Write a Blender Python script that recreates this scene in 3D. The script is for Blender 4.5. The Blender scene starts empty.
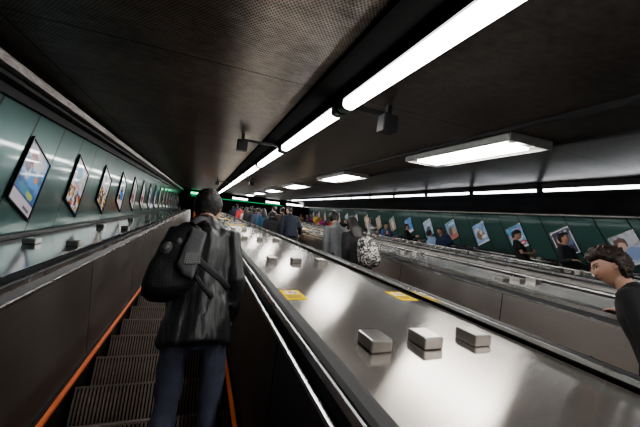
import bpy, bmesh, math, random
from mathutils import Vector, Matrix, noise, Euler
random.seed(7)
col = bpy.context.scene.collection
PI = math.pi
C30, S30 = math.cos(PI/6), 0.5
TILT = Matrix.Rotation(PI/6, 4, 'X')

def T(x, s, n):                       # incline coordinates -> world
    return Vector((x, C30*s - S30*n, S30*s + C30*n))

# ------------------------------------------------------------------ materials
def newmat(name):
    m = bpy.data.materials.new(name); m.use_nodes = True
    nt = m.node_tree; nt.nodes.clear()
    o = nt.nodes.new('ShaderNodeOutputMaterial'); b = nt.nodes.new('ShaderNodeBsdfPrincipled')
    nt.links.new(b.outputs[0], o.inputs[0])
    return m, nt, b
def N(nt, t, **kw):
    n = nt.nodes.new(t)
    for k, v in kw.items():
        if k.startswith('i_'):
            key = k[2:]; key = int(key) if key.isdigit() else key
            n.inputs[key].default_value = v
        else: setattr(n, k, v)
    return n
def math_(nt, op, a, b=None, c=None):
    n = nt.nodes.new('ShaderNodeMath'); n.operation = op
    for i, v in enumerate((a, b, c)):
        if v is None: continue
        if isinstance(v, (int, float)): n.inputs[i].default_value = v
        else: nt.links.new(v, n.inputs[i])
    return n.outputs[0]
def rgb(c): return (c[0], c[1], c[2], 1)
def simple(name, c, metal=0, rough=.5, coat=0, noise_amt=.15, nscale=12, bump=0, bscale=60, stretch=(1,1,1), emit=0, ecol=None, spec=.5, sheen=0):
    m, nt, b = newmat(name)
    tc = N(nt, 'ShaderNodeTexCoord'); mp = N(nt, 'ShaderNodeMapping'); mp.inputs['Scale'].default_value = stretch
    nt.links.new(tc.outputs['Object'], mp.inputs[0])
    nz = N(nt, 'ShaderNodeTexNoise'); nz.inputs['Scale'].default_value = nscale; nz.inputs['Detail'].default_value = 4
    nt.links.new(mp.outputs[0], nz.inputs['Vector'])
    mx = N(nt, 'ShaderNodeMix', data_type='RGBA')
    mx.inputs[6].default_value = rgb([v*(1-noise_amt) for v in c]); mx.inputs[7].default_value = rgb([min(1, v*(1+noise_amt)) for v in c])
    nt.links.new(nz.outputs[0], mx.inputs[0]); nt.links.new(mx.outputs[2], b.inputs['Base Color'])
    b.inputs['Metallic'].default_value = metal; b.inputs['Roughness'].default_value = rough
    b.inputs['Coat Weight'].default_value = coat; b.inputs['Specular IOR Level'].default_value = spec
    if sheen: b.inputs['Sheen Weight'].default_value = sheen
    if bump:
        n2 = N(nt, 'ShaderNodeTexNoise'); n2.inputs['Scale'].default_value = bscale; n2.inputs['Detail'].default_value = 3
        nt.links.new(mp.outputs[0], n2.inputs['Vector'])
        bp = N(nt, 'ShaderNodeBump'); bp.inputs['Strength'].default_value = bump; bp.inputs['Distance'].default_value = .01
        nt.links.new(n2.outputs[0], bp.inputs['Height']); nt.links.new(bp.outputs[0], b.inputs['Normal'])
    if emit:
        b.inputs['Emission Color'].default_value = rgb(ecol or c); b.inputs['Emission Strength'].default_value = emit
    return m
def brushed(name, c, rough=.25, aniso=.6, scale=(220, 3, 220), amt=.12, metal=1, bump=.05, blotch=.12, rot=0.0):
    m, nt, b = newmat(name)
    tc = N(nt, 'ShaderNodeTexCoord'); mp = N(nt, 'ShaderNodeMapping'); mp.inputs['Scale'].default_value = scale
    nt.links.new(tc.outputs['Object'], mp.inputs[0])
    nz = N(nt, 'ShaderNodeTexNoise'); nz.inputs['Scale'].default_value = 1; nz.inputs['Detail'].default_value = 3
    nt.links.new(mp.outputs[0], nz.inputs['Vector'])
    n2 = N(nt, 'ShaderNodeTexNoise'); n2.inputs['Scale'].default_value = 1.7; n2.inputs['Detail'].default_value = 3
    nt.links.new(tc.outputs['Object'], n2.inputs['Vector'])
    mx = N(nt, 'ShaderNodeMix', data_type='RGBA')
    mx.inputs[6].default_value = rgb([v*(1-amt) for v in c]); mx.inputs[7].default_value = rgb([min(1, v*(1+amt)) for v in c])
    nt.links.new(nz.outputs[0], mx.inputs[0]); nt.links.new(mx.outputs[2], b.inputs['Base Color'])
    r = math_(nt, 'MULTIPLY_ADD', n2.outputs[0], blotch*2, rough-blotch)
    nt.links.new(r, b.inputs['Roughness'])
    b.inputs['Metallic'].default_value = metal
    if aniso:
        b.inputs['Anisotropic'].default_value = aniso
        tg = N(nt, 'ShaderNodeTangent', direction_type='RADIAL', axis='Z')
        cv = N(nt, 'ShaderNodeCombineXYZ'); cv.inputs[0].default_value = math.cos(rot); cv.inputs[1].default_value = math.sin(rot)
        vt = N(nt, 'ShaderNodeVectorTransform', vector_type='VECTOR', convert_from='OBJECT', convert_to='WORLD')
        nt.links.new(cv.outputs[0], vt.inputs[0]); nt.links.new(vt.outputs[0], b.inputs['Tangent'])
    if bump:
        bp = N(nt, 'ShaderNodeBump'); bp.inputs['Strength'].default_value = bump; bp.inputs['Distance'].default_value = .002
        nt.links.new(nz.outputs[0], bp.inputs['Height']); nt.links.new(bp.outputs[0], b.inputs['Normal'])
    return m
def ceiling_mat():
    m, nt, b = newmat('perforated_ceiling_metal')
    tc = N(nt, 'ShaderNodeTexCoord'); sp = N(nt, 'ShaderNodeSeparateXYZ'); nt.links.new(tc.outputs['Object'], sp.inputs[0])
    x, s = sp.outputs[0], sp.outputs[1]
    # joints: lateral every 2.5, one lengthwise joint each 2.3
    def line(v, off, per, w):
        a = math_(nt, 'MODULO', math_(nt, 'ADD', v, off), per)
        a = math_(nt, 'ABSOLUTE', math_(nt, 'SUBTRACT', a, per/2))
        return math_(nt, 'GREATER_THAN', a, per/2 - w)
    j = math_(nt, 'MAXIMUM', line(s, 20-2.41+.0, 2.5, .006), line(x, 10.74, 2.37, .006))
    # perforation dots
    px = math_(nt, 'SINE', math_(nt, 'MULTIPLY', x, 2*PI/.022)); ps = math_(nt, 'SINE', math_(nt, 'MULTIPLY', s, 2*PI/.03))
    rib = math_(nt, 'MULTIPLY_ADD', ps, .5, .5)
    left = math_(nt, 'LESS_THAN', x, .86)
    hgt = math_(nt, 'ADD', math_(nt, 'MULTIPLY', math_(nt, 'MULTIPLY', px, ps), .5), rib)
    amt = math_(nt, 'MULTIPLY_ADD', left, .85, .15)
    nz = N(nt, 'ShaderNodeTexNoise'); nz.inputs['Scale'].default_value = 1.3; nz.inputs['Detail'].default_value = 5
    nt.links.new(tc.outputs['Object'], nz.inputs['Vector'])
    mpp = N(nt, 'ShaderNodeMapping'); mpp.inputs['Scale'].default_value = (9, 14, 1); nt.links.new(tc.outputs['Object'], mpp.inputs[0])
    nz2 = N(nt, 'ShaderNodeTexNoise'); nz2.inputs['Scale'].default_value = 1.6; nz2.inputs['Detail'].default_value = 4; nt.links.new(mpp.outputs[0], nz2.inputs['Vector'])
    nmix = math_(nt, 'MULTIPLY_ADD', nz2.outputs[0], .35, math_(nt, 'MULTIPLY', nz.outputs[0], .65))
    cr = N(nt, 'ShaderNodeValToRGB'); cr.color_ramp.elements[0].position = .36; cr.color_ramp.elements[1].position = .66
    cr.color_ramp.elements[0].color = (.055, .051, .048, 1); cr.color_ramp.elements[1].color = (.155, .145, .135, 1)
    nt.links.new(nmix, cr.inputs[0])
    dot = math_(nt, 'GREATER_THAN', math_(nt, 'MULTIPLY', px, ps), .25)
    mul = math_(nt, 'MULTIPLY', math_(nt, 'SUBTRACT', 1, j), math_(nt, 'SUBTRACT', 1, math_(nt, 'MULTIPLY', dot, math_(nt, 'MULTIPLY', amt, .7))))
    mx = N(nt, 'ShaderNodeMix', data_type='RGBA'); mx.inputs[6].default_value = (.004, .004, .004, 1)
    gl = N(nt, 'ShaderNodeMix', data_type='RGBA', blend_type='MULTIPLY'); gl.inputs[0].default_value = 1
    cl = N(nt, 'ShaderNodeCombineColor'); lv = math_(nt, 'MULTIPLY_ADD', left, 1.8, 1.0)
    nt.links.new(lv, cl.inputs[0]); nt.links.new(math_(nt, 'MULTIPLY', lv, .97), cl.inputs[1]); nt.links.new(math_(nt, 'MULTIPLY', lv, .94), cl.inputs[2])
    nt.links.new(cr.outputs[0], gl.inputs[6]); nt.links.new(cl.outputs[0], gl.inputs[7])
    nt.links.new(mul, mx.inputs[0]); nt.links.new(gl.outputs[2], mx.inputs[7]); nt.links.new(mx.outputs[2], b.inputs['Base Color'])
    b.inputs['Metallic'].default_value = .85
    nt.links.new(math_(nt, 'MULTIPLY_ADD', nz.outputs[0], .3, .2), b.inputs['Roughness'])
    b.inputs['Anisotropic'].default_value = .8
    ty = N(nt, 'ShaderNodeCombineXYZ'); ty.inputs[1].default_value = 1
    vt = N(nt, 'ShaderNodeVectorTransform', vector_type='VECTOR', convert_from='OBJECT', convert_to='WORLD')
    nt.links.new(ty.outputs[0], vt.inputs[0]); nt.links.new(vt.outputs[0], b.inputs['Tangent'])
    bp = N(nt, 'ShaderNodeBump'); bp.inputs['Distance'].default_value = .003; bp.inputs['Strength'].default_value = .25
    nt.links.new(math_(nt, 'MULTIPLY', hgt, amt), bp.inputs['Height']); nt.links.new(bp.outputs[0], b.inputs['Normal'])
    return m
def wall_mat(name, base, per, off, rough, coat):
    m, nt, b = newmat(name)
    tc = N(nt, 'ShaderNodeTexCoord'); sp = N(nt, 'ShaderNodeSeparateXYZ'); nt.links.new(tc.outputs['Object'], sp.inputs[0])
    y = math_(nt, 'SUBTRACT', math_(nt, 'MULTIPLY', sp.outputs[1], C30), math_(nt, 'MULTIPLY', sp.outputs[2], S30))
    z = math_(nt, 'ADD', math_(nt, 'MULTIPLY', sp.outputs[1], S30), math_(nt, 'MULTIPLY', sp.outputs[2], C30))
    a = math_(nt, 'MODULO', math_(nt, 'ADD', y, 100*per - off), per)
    a = math_(nt, 'ABSOLUTE', math_(nt, 'SUBTRACT', a, per/2))
    seam = math_(nt, 'GREATER_THAN', a, per/2-.013)
    cell = math_(nt, 'FLOOR', math_(nt, 'DIVIDE', math_(nt, 'ADD', y, 100*per - off), per))
    wn = N(nt, 'ShaderNodeTexWhiteNoise', noise_dimensions='1D'); nt.links.new(cell, wn.inputs['W'])
    cv = N(nt, 'ShaderNodeCombineXYZ'); nt.links.new(math_(nt, 'MULTIPLY', y, 160), cv.inputs[0]); nt.links.new(math_(nt, 'MULTIPLY', z, 2.5), cv.inputs[1]); 
    nz = N(nt, 'ShaderNodeTexNoise'); nz.inputs['Scale'].default_value = 1; nt.links.new(cv.outputs[0], nz.inputs['Vector'])
    f = math_(nt, 'MULTIPLY_ADD', nz.outputs[0], .35, math_(nt, 'MULTIPLY_ADD', wn.outputs[0], .25, .7))
    f = math_(nt, 'MULTIPLY', f, math_(nt, 'MULTIPLY_ADD', seam, -.93, 1))
    mx = N(nt, 'ShaderNodeMix', data_type='RGBA'); mx.inputs[6].default_value = (0, 0, 0, 1); mx.inputs[7].default_value = rgb(base)
    nt.links.new(f, mx.inputs[0]); nt.links.new(mx.outputs[2], b.inputs['Base Color'])
    b.inputs['Metallic'].default_value = .55
    nt.links.new(math_(nt, 'MULTIPLY_ADD', nz.outputs[0], .06, rough-.03), b.inputs['Roughness'])
    b.inputs['Anisotropic'].default_value = .3
    nt.links.new(math_(nt, 'MULTIPLY_ADD', seam, -coat, coat), b.inputs['Coat Weight']); b.inputs['Coat Roughness'].default_value = .07
    cy = N(nt, 'ShaderNodeCombineXYZ'); cy.inputs[2].default_value = 1
    nt.links.new(cy.outputs[0], b.inputs['Tangent'])
    bp = N(nt, 'ShaderNodeBump'); bp.inputs['Distance'].default_value = .004; bp.inputs['Strength'].default_value = .5; bp.invert = True
    nt.links.new(seam, bp.inputs['Height']); nt.links.new(bp.outputs[0], b.inputs['Normal'])
    return m
def attr_mat(name, rough=.5, emit=0, sss=0, coat=0, metal=0):
    m, nt, b = newmat(name)
    at = N(nt, 'ShaderNodeAttribute', attribute_name='paint')
    nt.links.new(at.outputs['Color'], b.inputs['Base Color']); b.inputs['Roughness'].default_value = rough
    b.inputs['Coat Weight'].default_value = coat; b.inputs['Metallic'].default_value = metal
    if emit:
        nt.links.new(at.outputs['Color'], b.inputs['Emission Color']); b.inputs['Emission Strength'].default_value = emit
    if sss:
        b.inputs['Subsurface Weight'].default_value = sss; b.inputs['Subsurface Radius'].default_value = (.02, .008, .004); b.inputs['Subsurface Scale'].default_value = .3
    return m
def emissive(name, c, st):
    m = bpy.data.materials.new(name); m.use_nodes = True; nt = m.node_tree; nt.nodes.clear()
    o = nt.nodes.new('ShaderNodeOutputMaterial'); e = nt.nodes.new('ShaderNodeEmission')
    e.inputs[0].default_value = rgb(c); e.inputs[1].default_value = st
    nt.links.new(e.outputs[0], o.inputs[0]); return m
def pattern_mat(name, a, bcol, scale):
    m, nt, b = newmat(name)
    tc = N(nt, 'ShaderNodeTexCoord'); v = N(nt, 'ShaderNodeTexNoise'); v.inputs['Scale'].default_value = scale; v.inputs['Detail'].default_value = 2
    v.inputs['Distortion'].default_value = 1.5
    nt.links.new(tc.outputs['Object'], v.inputs['Vector'])
    cr = N(nt, 'ShaderNodeValToRGB'); cr.color_ramp.interpolation = 'CONSTANT'
    cr.color_ramp.elements[0].color = rgb(a); cr.color_ramp.elements[1].color = rgb(bcol); cr.color_ramp.elements[1].position = .52
    nt.links.new(v.outputs[0], cr.inputs[0]); nt.links.new(cr.outputs[0], b.inputs['Base Color']); b.inputs['Roughness'].default_value = .7
    return m

M = {}
M['ceiling'] = ceiling_mat()
M['wall_left'] = wall_mat('green_wall_metal', (.07, .17, .16), .535, 3.10-.535*5, .30, .6)
M['wall_right'] = wall_mat('dark_green_wall_metal', (.028, .085, .072), .535, 4.18-.535*7, .42, .15)
M['dark'] = simple('dark_paint', (.012, .012, .013), 0, .55)
M['dark_gloss'] = simple('dark_gloss_metal', (.025, .025, .027), .4, .42)
M['floor'] = simple('pit_floor', (.02, .02, .02), 0, .7)
M['landing'] = simple('landing_floor', (.12, .12, .12), 0, .4)
M['deck'] = brushed('brushed_deck_steel', (.50, .465, .43),   .175, .98, (140, 3, 3), .05, rot=0, bump=0, blotch=.025)
M['deck'].node_tree.nodes['Principled BSDF'].inputs['Metallic'].default_value = .88
M['deck_side'] = brushed('polished_side_deck', (.38, .42, .41), .15, .3, (160, 3, 3), .06, bump=0, blotch=.05)
M['deck_mid'] = brushed('pale_deck_steel', (.66, .64, .62), .26, .6, (140, 3, 3), .05, bump=0, blotch=.03)
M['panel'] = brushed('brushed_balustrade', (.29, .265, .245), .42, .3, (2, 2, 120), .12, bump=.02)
M['panel_shaded'] = brushed('shaded_balustrade', (.16, .16, .16), .4, .2, (2, 2, 120), .12, bump=.02)  # same balustrade steel, with the shade on this side put into the colour
M['panel_lit'] = brushed('lit_balustrade', (.60, .58, .56), .38, .3, (2, 2, 120), .12, bump=.02)  # same balustrade steel, with the light falling on it put into the colour
M['chrome'] = brushed('polished_trim', (.9, .9, .89), .27, 0, (2, 40, 2), .05, bump=0, blotch=.04)
M['rubber'] = simple('handrail_rubber', (.012, .012, .013), 0, .55, noise_amt=.5, nscale=300, bump=.25, bscale=500)
M['skirt'] = simple('skirt_black', (.02, .018, .017), .3, .4)
M['orange'] = simple('orange_guard', (.75, .17, .05), 0, .35, emit=.10)
M['step'] = simple('step_aluminium', (.36, .31, .275), .4, .45, noise_amt=.35, nscale=30)
M['step_dark'] = simple('step_groove', (.008, .007, .007), .2, .6)
M['block_top'] = brushed('block_steel', (.42, .40, .38), .3, 0, (80, 3, 3), .1)
M['yellow'] = simple('sticker_yellow', (1, .62, .0), 0, .7, spec=.05)
M['sticker_white'] = simple('sticker_white', (.85, .82, .8), 0, .4)
M['sticker_red'] = simple('sticker_red', (.75, .08, .08), 0, .4)
M['ink'] = simple('sticker_ink', (.03, .03, .03), 0, .5)
M['tube'] = emissive('tube_light', (1, .985, .97), 24)
M['tube_right'] = emissive('tube_light_right', (.93, .95, 1), 8)
M['tube_end'] = simple('tube_end_cap', (.03, .09, .07), .3, .35)
M['fixture'] = simple('fixture_grey', (.25, .25, .25), .5, .35)
M['panel_light'] = emissive('panel_light', (1, .97, .92), 30)
M['reflector'] = simple('reflector_cream', (.7, .68, .6), .3, .3)
M['green_led'] = emissive('green_led', (.03, .75, .25), .8)
M['lightbox'] = emissive('header_lightbox', (1, .98, .97), 7)
M['frame_dark'] = simple('poster_frame_dark', (.03, .03, .03), .6, .3)
M['frame_light'] = simple('poster_frame_silver', (.25, .25, .25), .9, .25)
M['art'] = attr_mat('poster_print_glow', .25, emit=.15, coat=.6)  # slight emission stands in for light on the prints; they are not backlit
M['art_right'] = attr_mat('poster_print_dim_glow', .4, emit=.10, coat=.2)  # weaker stand-in glow for the right wall prints
M['skin'] = attr_mat('skin_paint', .48, sss=.08)
M['hair_black'] = simple('black_hair', (.018, .015, .014), 0, .42, nscale=40, noise_amt=.6, bump=.6, bscale=60, stretch=(3, 3, .6))
M['hair_brown'] = simple('brown_curly_hair', (.024, .012, .009), 0, .5, nscale=50, noise_amt=.6, bump=.9, bscale=70)
M['hair_grey'] = simple('greying_black_hair', (.016, .015, .014), 0, .45, nscale=90, noise_amt=.9, bump=.7, bscale=90, stretch=(2, 2, 1))
M['tray'] = simple('cable_tray_metal', (.35, .33, .31), .95, .28, nscale=25, noise_amt=.6, bump=1.0, bscale=45, stretch=(1.5, .35, 1.5))
M['speaker'] = simple('speaker_black', (.015, .015, .017), .2, .5)
M['exit_green'] = emissive('exit_sign_green', (.02, .8, .3), 2.5)
M['exit_white'] = emissive('exit_sign_white', (.9, 1, .9), 3)

# ------------------------------------------------------------------ mesh helpers
class MB:
    def __init__(s): s.v, s.f, s.m = [], [], []
    def add(s, vs, fs, mi=0):
        o = len(s.v); s.v += [tuple(p) for p in vs]; s.f += [tuple(i+o for i in f) for f in fs]; s.m += [mi]*len(fs)
    def box(s, x0, x1, y0, y1, z0, z1, mi=0):
        s.add([(x0,y0,z0),(x1,y0,z0),(x1,y1,z0),(x0,y1,z0),(x0,y0,z1),(x1,y0,z1),(x1,y1,z1),(x0,y1,z1)],
              [(0,3,2,1),(4,5,6,7),(0,1,5,4),(1,2,6,5),(2,3,7,6),(3,0,4,7)], mi)
    def sweep(s, prof, path, mi=0):
        """prof: closed polygon [(x, h)]; path: [(s, n, (us, un))]"""
        k = len(prof); vs = []
        for (a, b, u) in path:
            for (x, h) in prof: vs.append((x, a+u[0]*h, b+u[1]*h))
        fs = []
        for i in range(len(path)-1):
            for j in range(k):
                j2 = (j+1) % k
                fs.append((i*k+j, i*k+j2, (i+1)*k+j2, (i+1)*k+j))
        fs.append(tuple(range(k))[::-1]); fs.append(tuple((len(path)-1)*k+j for j in range(k)))
        s.add(vs, fs, mi)
    def tube(s, pts, rad, ref=Vector((0, 1, 0)), seg=14, mi=0, cap0=1.0):
        pts = [Vector(p) for p in pts]; n = len(pts)
        rad = [(r, r) if isinstance(r, (int, float)) else r for r in rad]
        tans = []
        for i in range(n):
            t = (pts[min(i+1, n-1)]-pts[max(i-1, 0)]); tans.append(t.normalized())
        P, R, Tn = [], [], []
        P.append(pts[0]-tans[0]*min(rad[0])*.75*cap0); k_ = .55 if cap0 == 1 else .93; R.append((rad[0][0]*k_, rad[0][1]*k_)); Tn.append(tans[0])
        for i in range(n): P.append(pts[i]); R.append(rad[i]); Tn.append(tans[i])
        P.append(pts[-1]+tans[-1]*min(rad[-1])*.75); R.append((rad[-1][0]*.55, rad[-1][1]*.55)); Tn.append(tans[-1])
        vs = []
        for p, r, t in zip(P, R, Tn):
            a = ref - t*ref.dot(t)
            if a.length < 1e-3: a = Vector((1, 0, 0)) - t*t.x
            a.normalize(); b = a.cross(t)
            for k in range(seg):
                th = 2*PI*k/seg
                vs.append(p + b*(math.cos(th)*r[0]) + a*(math.sin(th)*r[1]))
        fs = []
        for i in range(len(P)-1):
            for k in range(seg):
                k2 = (k+1) % seg
                fs.append((i*seg+k, i*seg+k2, (i+1)*seg+k2, (i+1)*seg+k))
        L = len(vs); vs.append(pts[0]-tans[0]*min(rad[0])*.95*cap0); vs.append(pts[-1]+tans[-1]*min(rad[-1])*.95)
        for k in range(seg):
            k2 = (k+1) % seg
            fs.append((L, k2, k)); fs.append((L+1, (len(P)-1)*seg+k, (len(P)-1)*seg+k2))
        s.add(vs, fs, mi)
    def mesh(s, name, mats, smooth=False, bevel=0):
        me = bpy.data.meshes.new(name); me.from_pydata(s.v, [], s.f)
        for m in (mats if isinstance(mats, list) else [mats]): me.materials.append(m)
        for p, mi in zip(me.polygons, s.m): p.material_index = mi; p.use_smooth = smooth
        bm = bmesh.new(); bm.from_mesh(me); bmesh.ops.recalc_face_normals(bm, faces=bm.faces)
        if bevel:
            bmesh.ops.bevel(bm, geom=list(bm.edges), offset=bevel, segments=2, affect='EDGES', profile=.5)
        bm.to_mesh(me); bm.free(); me.update()
        return me
def obj(name, me, parent=None, loc=(0, 0, 0), rot=(0, 0, 0)):
    o = bpy.data.objects.new(name, me); col.objects.link(o)
    if parent is not None: o.parent = parent
    o.location = loc; o.rotation_euler = rot
    return o
def tag(o, label=None, cat=None, group=None, kind=None):
    if label: o['label'] = label
    if cat: o['category'] = cat
    if group: o['group'] = group
    if kind: o['kind'] = kind
    return o
def thing(name, loc, rot=(0, 0, 0), **kw):
    o = obj(name, None, None, loc, rot); o.empty_display_size = .1
    return tag(o, **kw)
TR = (PI/6, 0, 0)
def struct(name, me, tilt=True):
    o = obj(name, me, None, (0, 0, 0), TR if tilt else (0, 0, 0)); o['kind'] = 'structure'; return o

# ------------------------------------------------------------------ the setting
XL, XR = -1.62, 8.30
S0, S1 = -5.0, 26.0
CN = 1.02
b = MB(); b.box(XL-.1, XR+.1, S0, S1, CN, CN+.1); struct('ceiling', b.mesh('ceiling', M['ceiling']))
b = MB(); b.box(XL-.1, XL, S0, S1, -2.2, CN); struct('wall_left', b.mesh('wall_left', M['wall_left']))
b = MB(); b.box(XR, XR+.1, S0, S1, -2.2, CN); struct('wall_right', b.mesh('wall_right', M['wall_right']))
b = MB(); b.box(XL-.1, XR+.1, S0, S1-1.5, -2.2, -2.05); struct('floor', b.mesh('floor', M['floor']))
b = MB(); b.box(XL-.1, XR+.1, S0-.1, S0, -2.2, CN+.1); struct('wall_back', b.mesh('wall_back', M['dark']))
# cornices
b = MB(); b.box(XL, XL+.05, S0, S1, .72, CN); b.box(XL+.05, XL+.16, S0, S1, .80, .83); struct('trim_1', b.mesh('trim_1', M['dark']))
b = MB()
b.sweep([(XL+.03, .86), (XL+.12, .835), (XL+.20, .86), (XL+.215, .92), (XL+.16, .96), (XL+.05, .96)], [(S0, 0, (0, 1)), (S1, 0, (0, 1))])
struct('trim_2', b.mesh('trim_2', M['tray']))
b = MB(); b.sweep([(XR, .64), (XR-.12, .64), (XR-.16, .70), (XR-.75, CN), (XR, CN)], [(S0, 0, (0, 1)), (S1, 0, (0, 1))])
struct('trim_3', b.mesh('trim_3', simple('cornice_metal', (.07, .07, .072), .5, .4, nscale=3, noise_amt=.5)))
b = MB(); b.box(XR-.20, XR-.12, S0, S1, .625, .66); struct('trim_4', b.mesh('trim_4', M['tray']))
b = MB(); b.box(XL, XL+.045, S0, S1, -.50, -.455); struct('baseboard_left', b.mesh('baseboard_left', M['dark_gloss'], bevel=.006))
b = MB(); b.box(XR-.045, XR, S0, S1, -.50, -.455); struct('baseboard_right', b.mesh('baseboard_right', M['dark_gloss'], bevel=.006))
# matt black strip on the ceiling, left of the central tubes
b = MB(); b.box(.72, .918, S0, 24, CN-.035, CN); struct('trim_5', b.mesh('trim_5', simple('matt_black_strip', (.012, .012, .012), 0, 1, spec=0)))
b = MB(); b.box(2.60, 2.66, S0, 24, CN-.03, CN); b.box(3.36, 3.42, S0, 24, CN-.03, CN); struct('trim_6', b.mesh('trim_6', M['dark_gloss']))
# landing at the top
hz = T(0, S1, .5)
LF = 10.85
b = MB()
b.box(XL-.1, XR+.1, hz.y, hz.y+.25, hz.z, hz.z+.75); struct('wall_header', b.mesh('wall_header', M['dark_gloss']), False)
b = MB(); b.box(XL-.1, XR+.1, hz.y+.25, 31, hz.z+.02, hz.z+.12); struct('ceiling_landing', b.mesh('ceiling_landing', M['dark_gloss']), False)
b = MB(); b.box(XL-.1, XR+.1, T(0,24,-1.36).y, 31, LF-.1, LF); struct('floor_landing', b.mesh('floor_landing', M['landing']), False)
b = MB(); b.box(XL-.1, XR+.1, 31, 31.1, LF-.1, hz.z+.12); struct('wall_far', b.mesh('wall_far', M['dark']), False)
b = MB(); b.box(XL-.1, XL, 21.5, 31, 8, hz.z+.12); struct('wall_landing_left', b.mesh('wall_landing_left', M['dark']), False)
b = MB(); b.box(XR, XR+.1, 21.5, 31, 8, hz.z+.12); struct('wall_landing_right', b.mesh('wall_landing_right', M['dark']), False)
# header lights
t = thing('header_light_strip', (0, hz.y-.03, hz.z+.03), label='thin green light strip along the dark beam at top of escalators', cat='light strip')
b = MB(); b.box(XL+.1, XR-.2, -.02, .03, -.035, .02); obj('housing', b.mesh('strip_housing', M['dark']), t)
b = MB(); b.box(-.9, 6.2, -.035, -.02, -.03, .015); obj('lamp', b.mesh('green_lamp', M['green_led']), t)
for i, (x0, x1, nm) in enumerate(((2.15, 3.35, 'left'), (4.85, 6.0, 'middle'), (6.6, 8.05, 'right'))):
    t = thing('light_box', ((x0+x1)/2, hz.y-.04, hz.z+.24), group='light boxes on the far header beam',
              label='white glowing light box on the far dark beam, %s of three' % {'left': 'leftmost', 'middle': 'middle one', 'right': 'rightmost'}[nm], cat='light box')
    w = (x1-x0)/2
    b = MB(); b.box(-w-.03, w+.03, 0, .04, -.10, .10); obj('frame', b.mesh('lightbox_frame', M['frame_dark']), t)
    b = MB(); b.box(-w, w, -.02, 0, -.075, .075); obj('diffuser', b.mesh('lightbox_glow', M['lightbox']), t)
t = thing('exit_sign', (-.55, hz.y-.3, hz.z+.10), label='small green lit exit sign at the far left end of tunnel', cat='sign')
b = MB(); b.box(-.42, .42, -.03, .03, -.13, .13); obj('housing', b.mesh('exit_box', M['dark']), t)
b = MB(); b.box(-.40, .40, -.04, -.03, -.11, .11); obj('sign_face', b.mesh('exit_face', M['exit_green']), t)
b = MB(); b.box(-.05, .33, -.048, -.04, -.03, .07); b.box(-.34, -.16, -.048, -.04, -.015, .03); obj('arrow_mark', b.mesh('exit_mark', M['exit_white']), t)

# ------------------------------------------------------------------ escalators
CX = [-.20, 2.17, 4.52, 6.88]
TOPS = 24.0
def hpath(n=0, ext=1.4):
    """straight incline then curve to the horizontal landing"""
    p = [(S0+.05, n, (0, 1)), (TOPS-.6, n, (0, 1))]
    a, bb = TOPS-.6, n
    steps = 6
    for k in range(1, steps+1):
        th = (PI/6)*k/steps
        a += .22*math.cos(th); bb -= .22*math.sin(th)
        p.append((a, bb, (math.sin(th), math.cos(th))))
    p.append((a+ext*C30, bb-ext*S30, (.5, C30)))
    return p
def side_profiles(sg):
    P = {}
    P['skirt'] = [(.52, -1.75), (.56, -1.75), (.56, -1.27), (.52, -1.27)]
    P['brush_guard'] = [(.500, -1.315), (.522, -1.315), (.522, -1.285), (.500, -1.295)]
    P['inner_panel'] = [(.54, -1.27), (.60, -1.27), (.60, -.55), (.563, -.545)]
    P['silver_trim'] = [(.560, -.548), (.574, -.548), (.574, -.530), (.560, -.532)]
    P['decking'] = [(.585, -.55), (.69, -.55), (.69, -.507), (.64, -.500), (.60, -.505), (.585, -.535)]
    P['rail_guide'] = [(.594, -.500), (.603, -.500), (.603, -.468), (.594, -.468)]
    if sg < 0: P['rail_edge'] = [(.682, -.478), (.690, -.478), (.690, -.458), (.682, -.458)]
    P['handrail'] = [(.604, -.494), (.600, -.478), (.606, -.463), (.622, -.456), (.658, -.456), (.674, -.463), (.681, -.478), (.676, -.494)]
    P['outer_panel'] = [(.66, -.55), (.69, -.55), (.69, -2.05), (.66, -2.05)]
    return {k: [(sg*x, h) for x, h in v] for k, v in P.items()}
# step mesh, local: x lateral, y forward (horizontal), z up; nosing at origin
def step_mesh():
    b = MB(); ribs = 44; W = .50; d = .4; h = .231
    b.box(-W, W, 0, d+.02, -.05, -.012, 1)
    b.box(-W, W, .012, .03, -h-.02, -.012, 1)
    pitch = 2*W/ribs
    for i in range(ribs):
        x = -W+pitch*i+pitch*.22; x1 = x+pitch*.56
        prof = [(0, 0), (d-.008, 0), (d-.008, -.014), (.02, -.014), (.025, -h), (.010, -h), (-.004, -.14), (-.006, -.03)]
        vs = [(x, y, z) for y, z in prof]+[(x1, y, z) for y, z in prof]; k = len(prof)
        fs = [tuple(range(k)), tuple(range(2*k-1, k-1, -1))]+[(j, (j+1) % k+0, (j+1) % k+k, j+k) for j in range(k)]
        b.add(vs, fs, 0)
    b.box(-W, W, -.007, .006, -.004, .001, 0)
    return b.mesh('step', [M['step'], M['step_dark']])
STEP = step_mesh()
elab = ['escalator nearest the left wall carrying the man with the shoulder bag',
        'second escalator from the left, crowded with riders seen from behind',
        'empty third escalator between two wide steel decks',
        'escalator beside the right poster wall with riders coming down']
Y0, Z0 = 2.542, -.103
def tread(y): return Z0+.2309*math.floor((y-Y0)/.4+1e-6)
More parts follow.
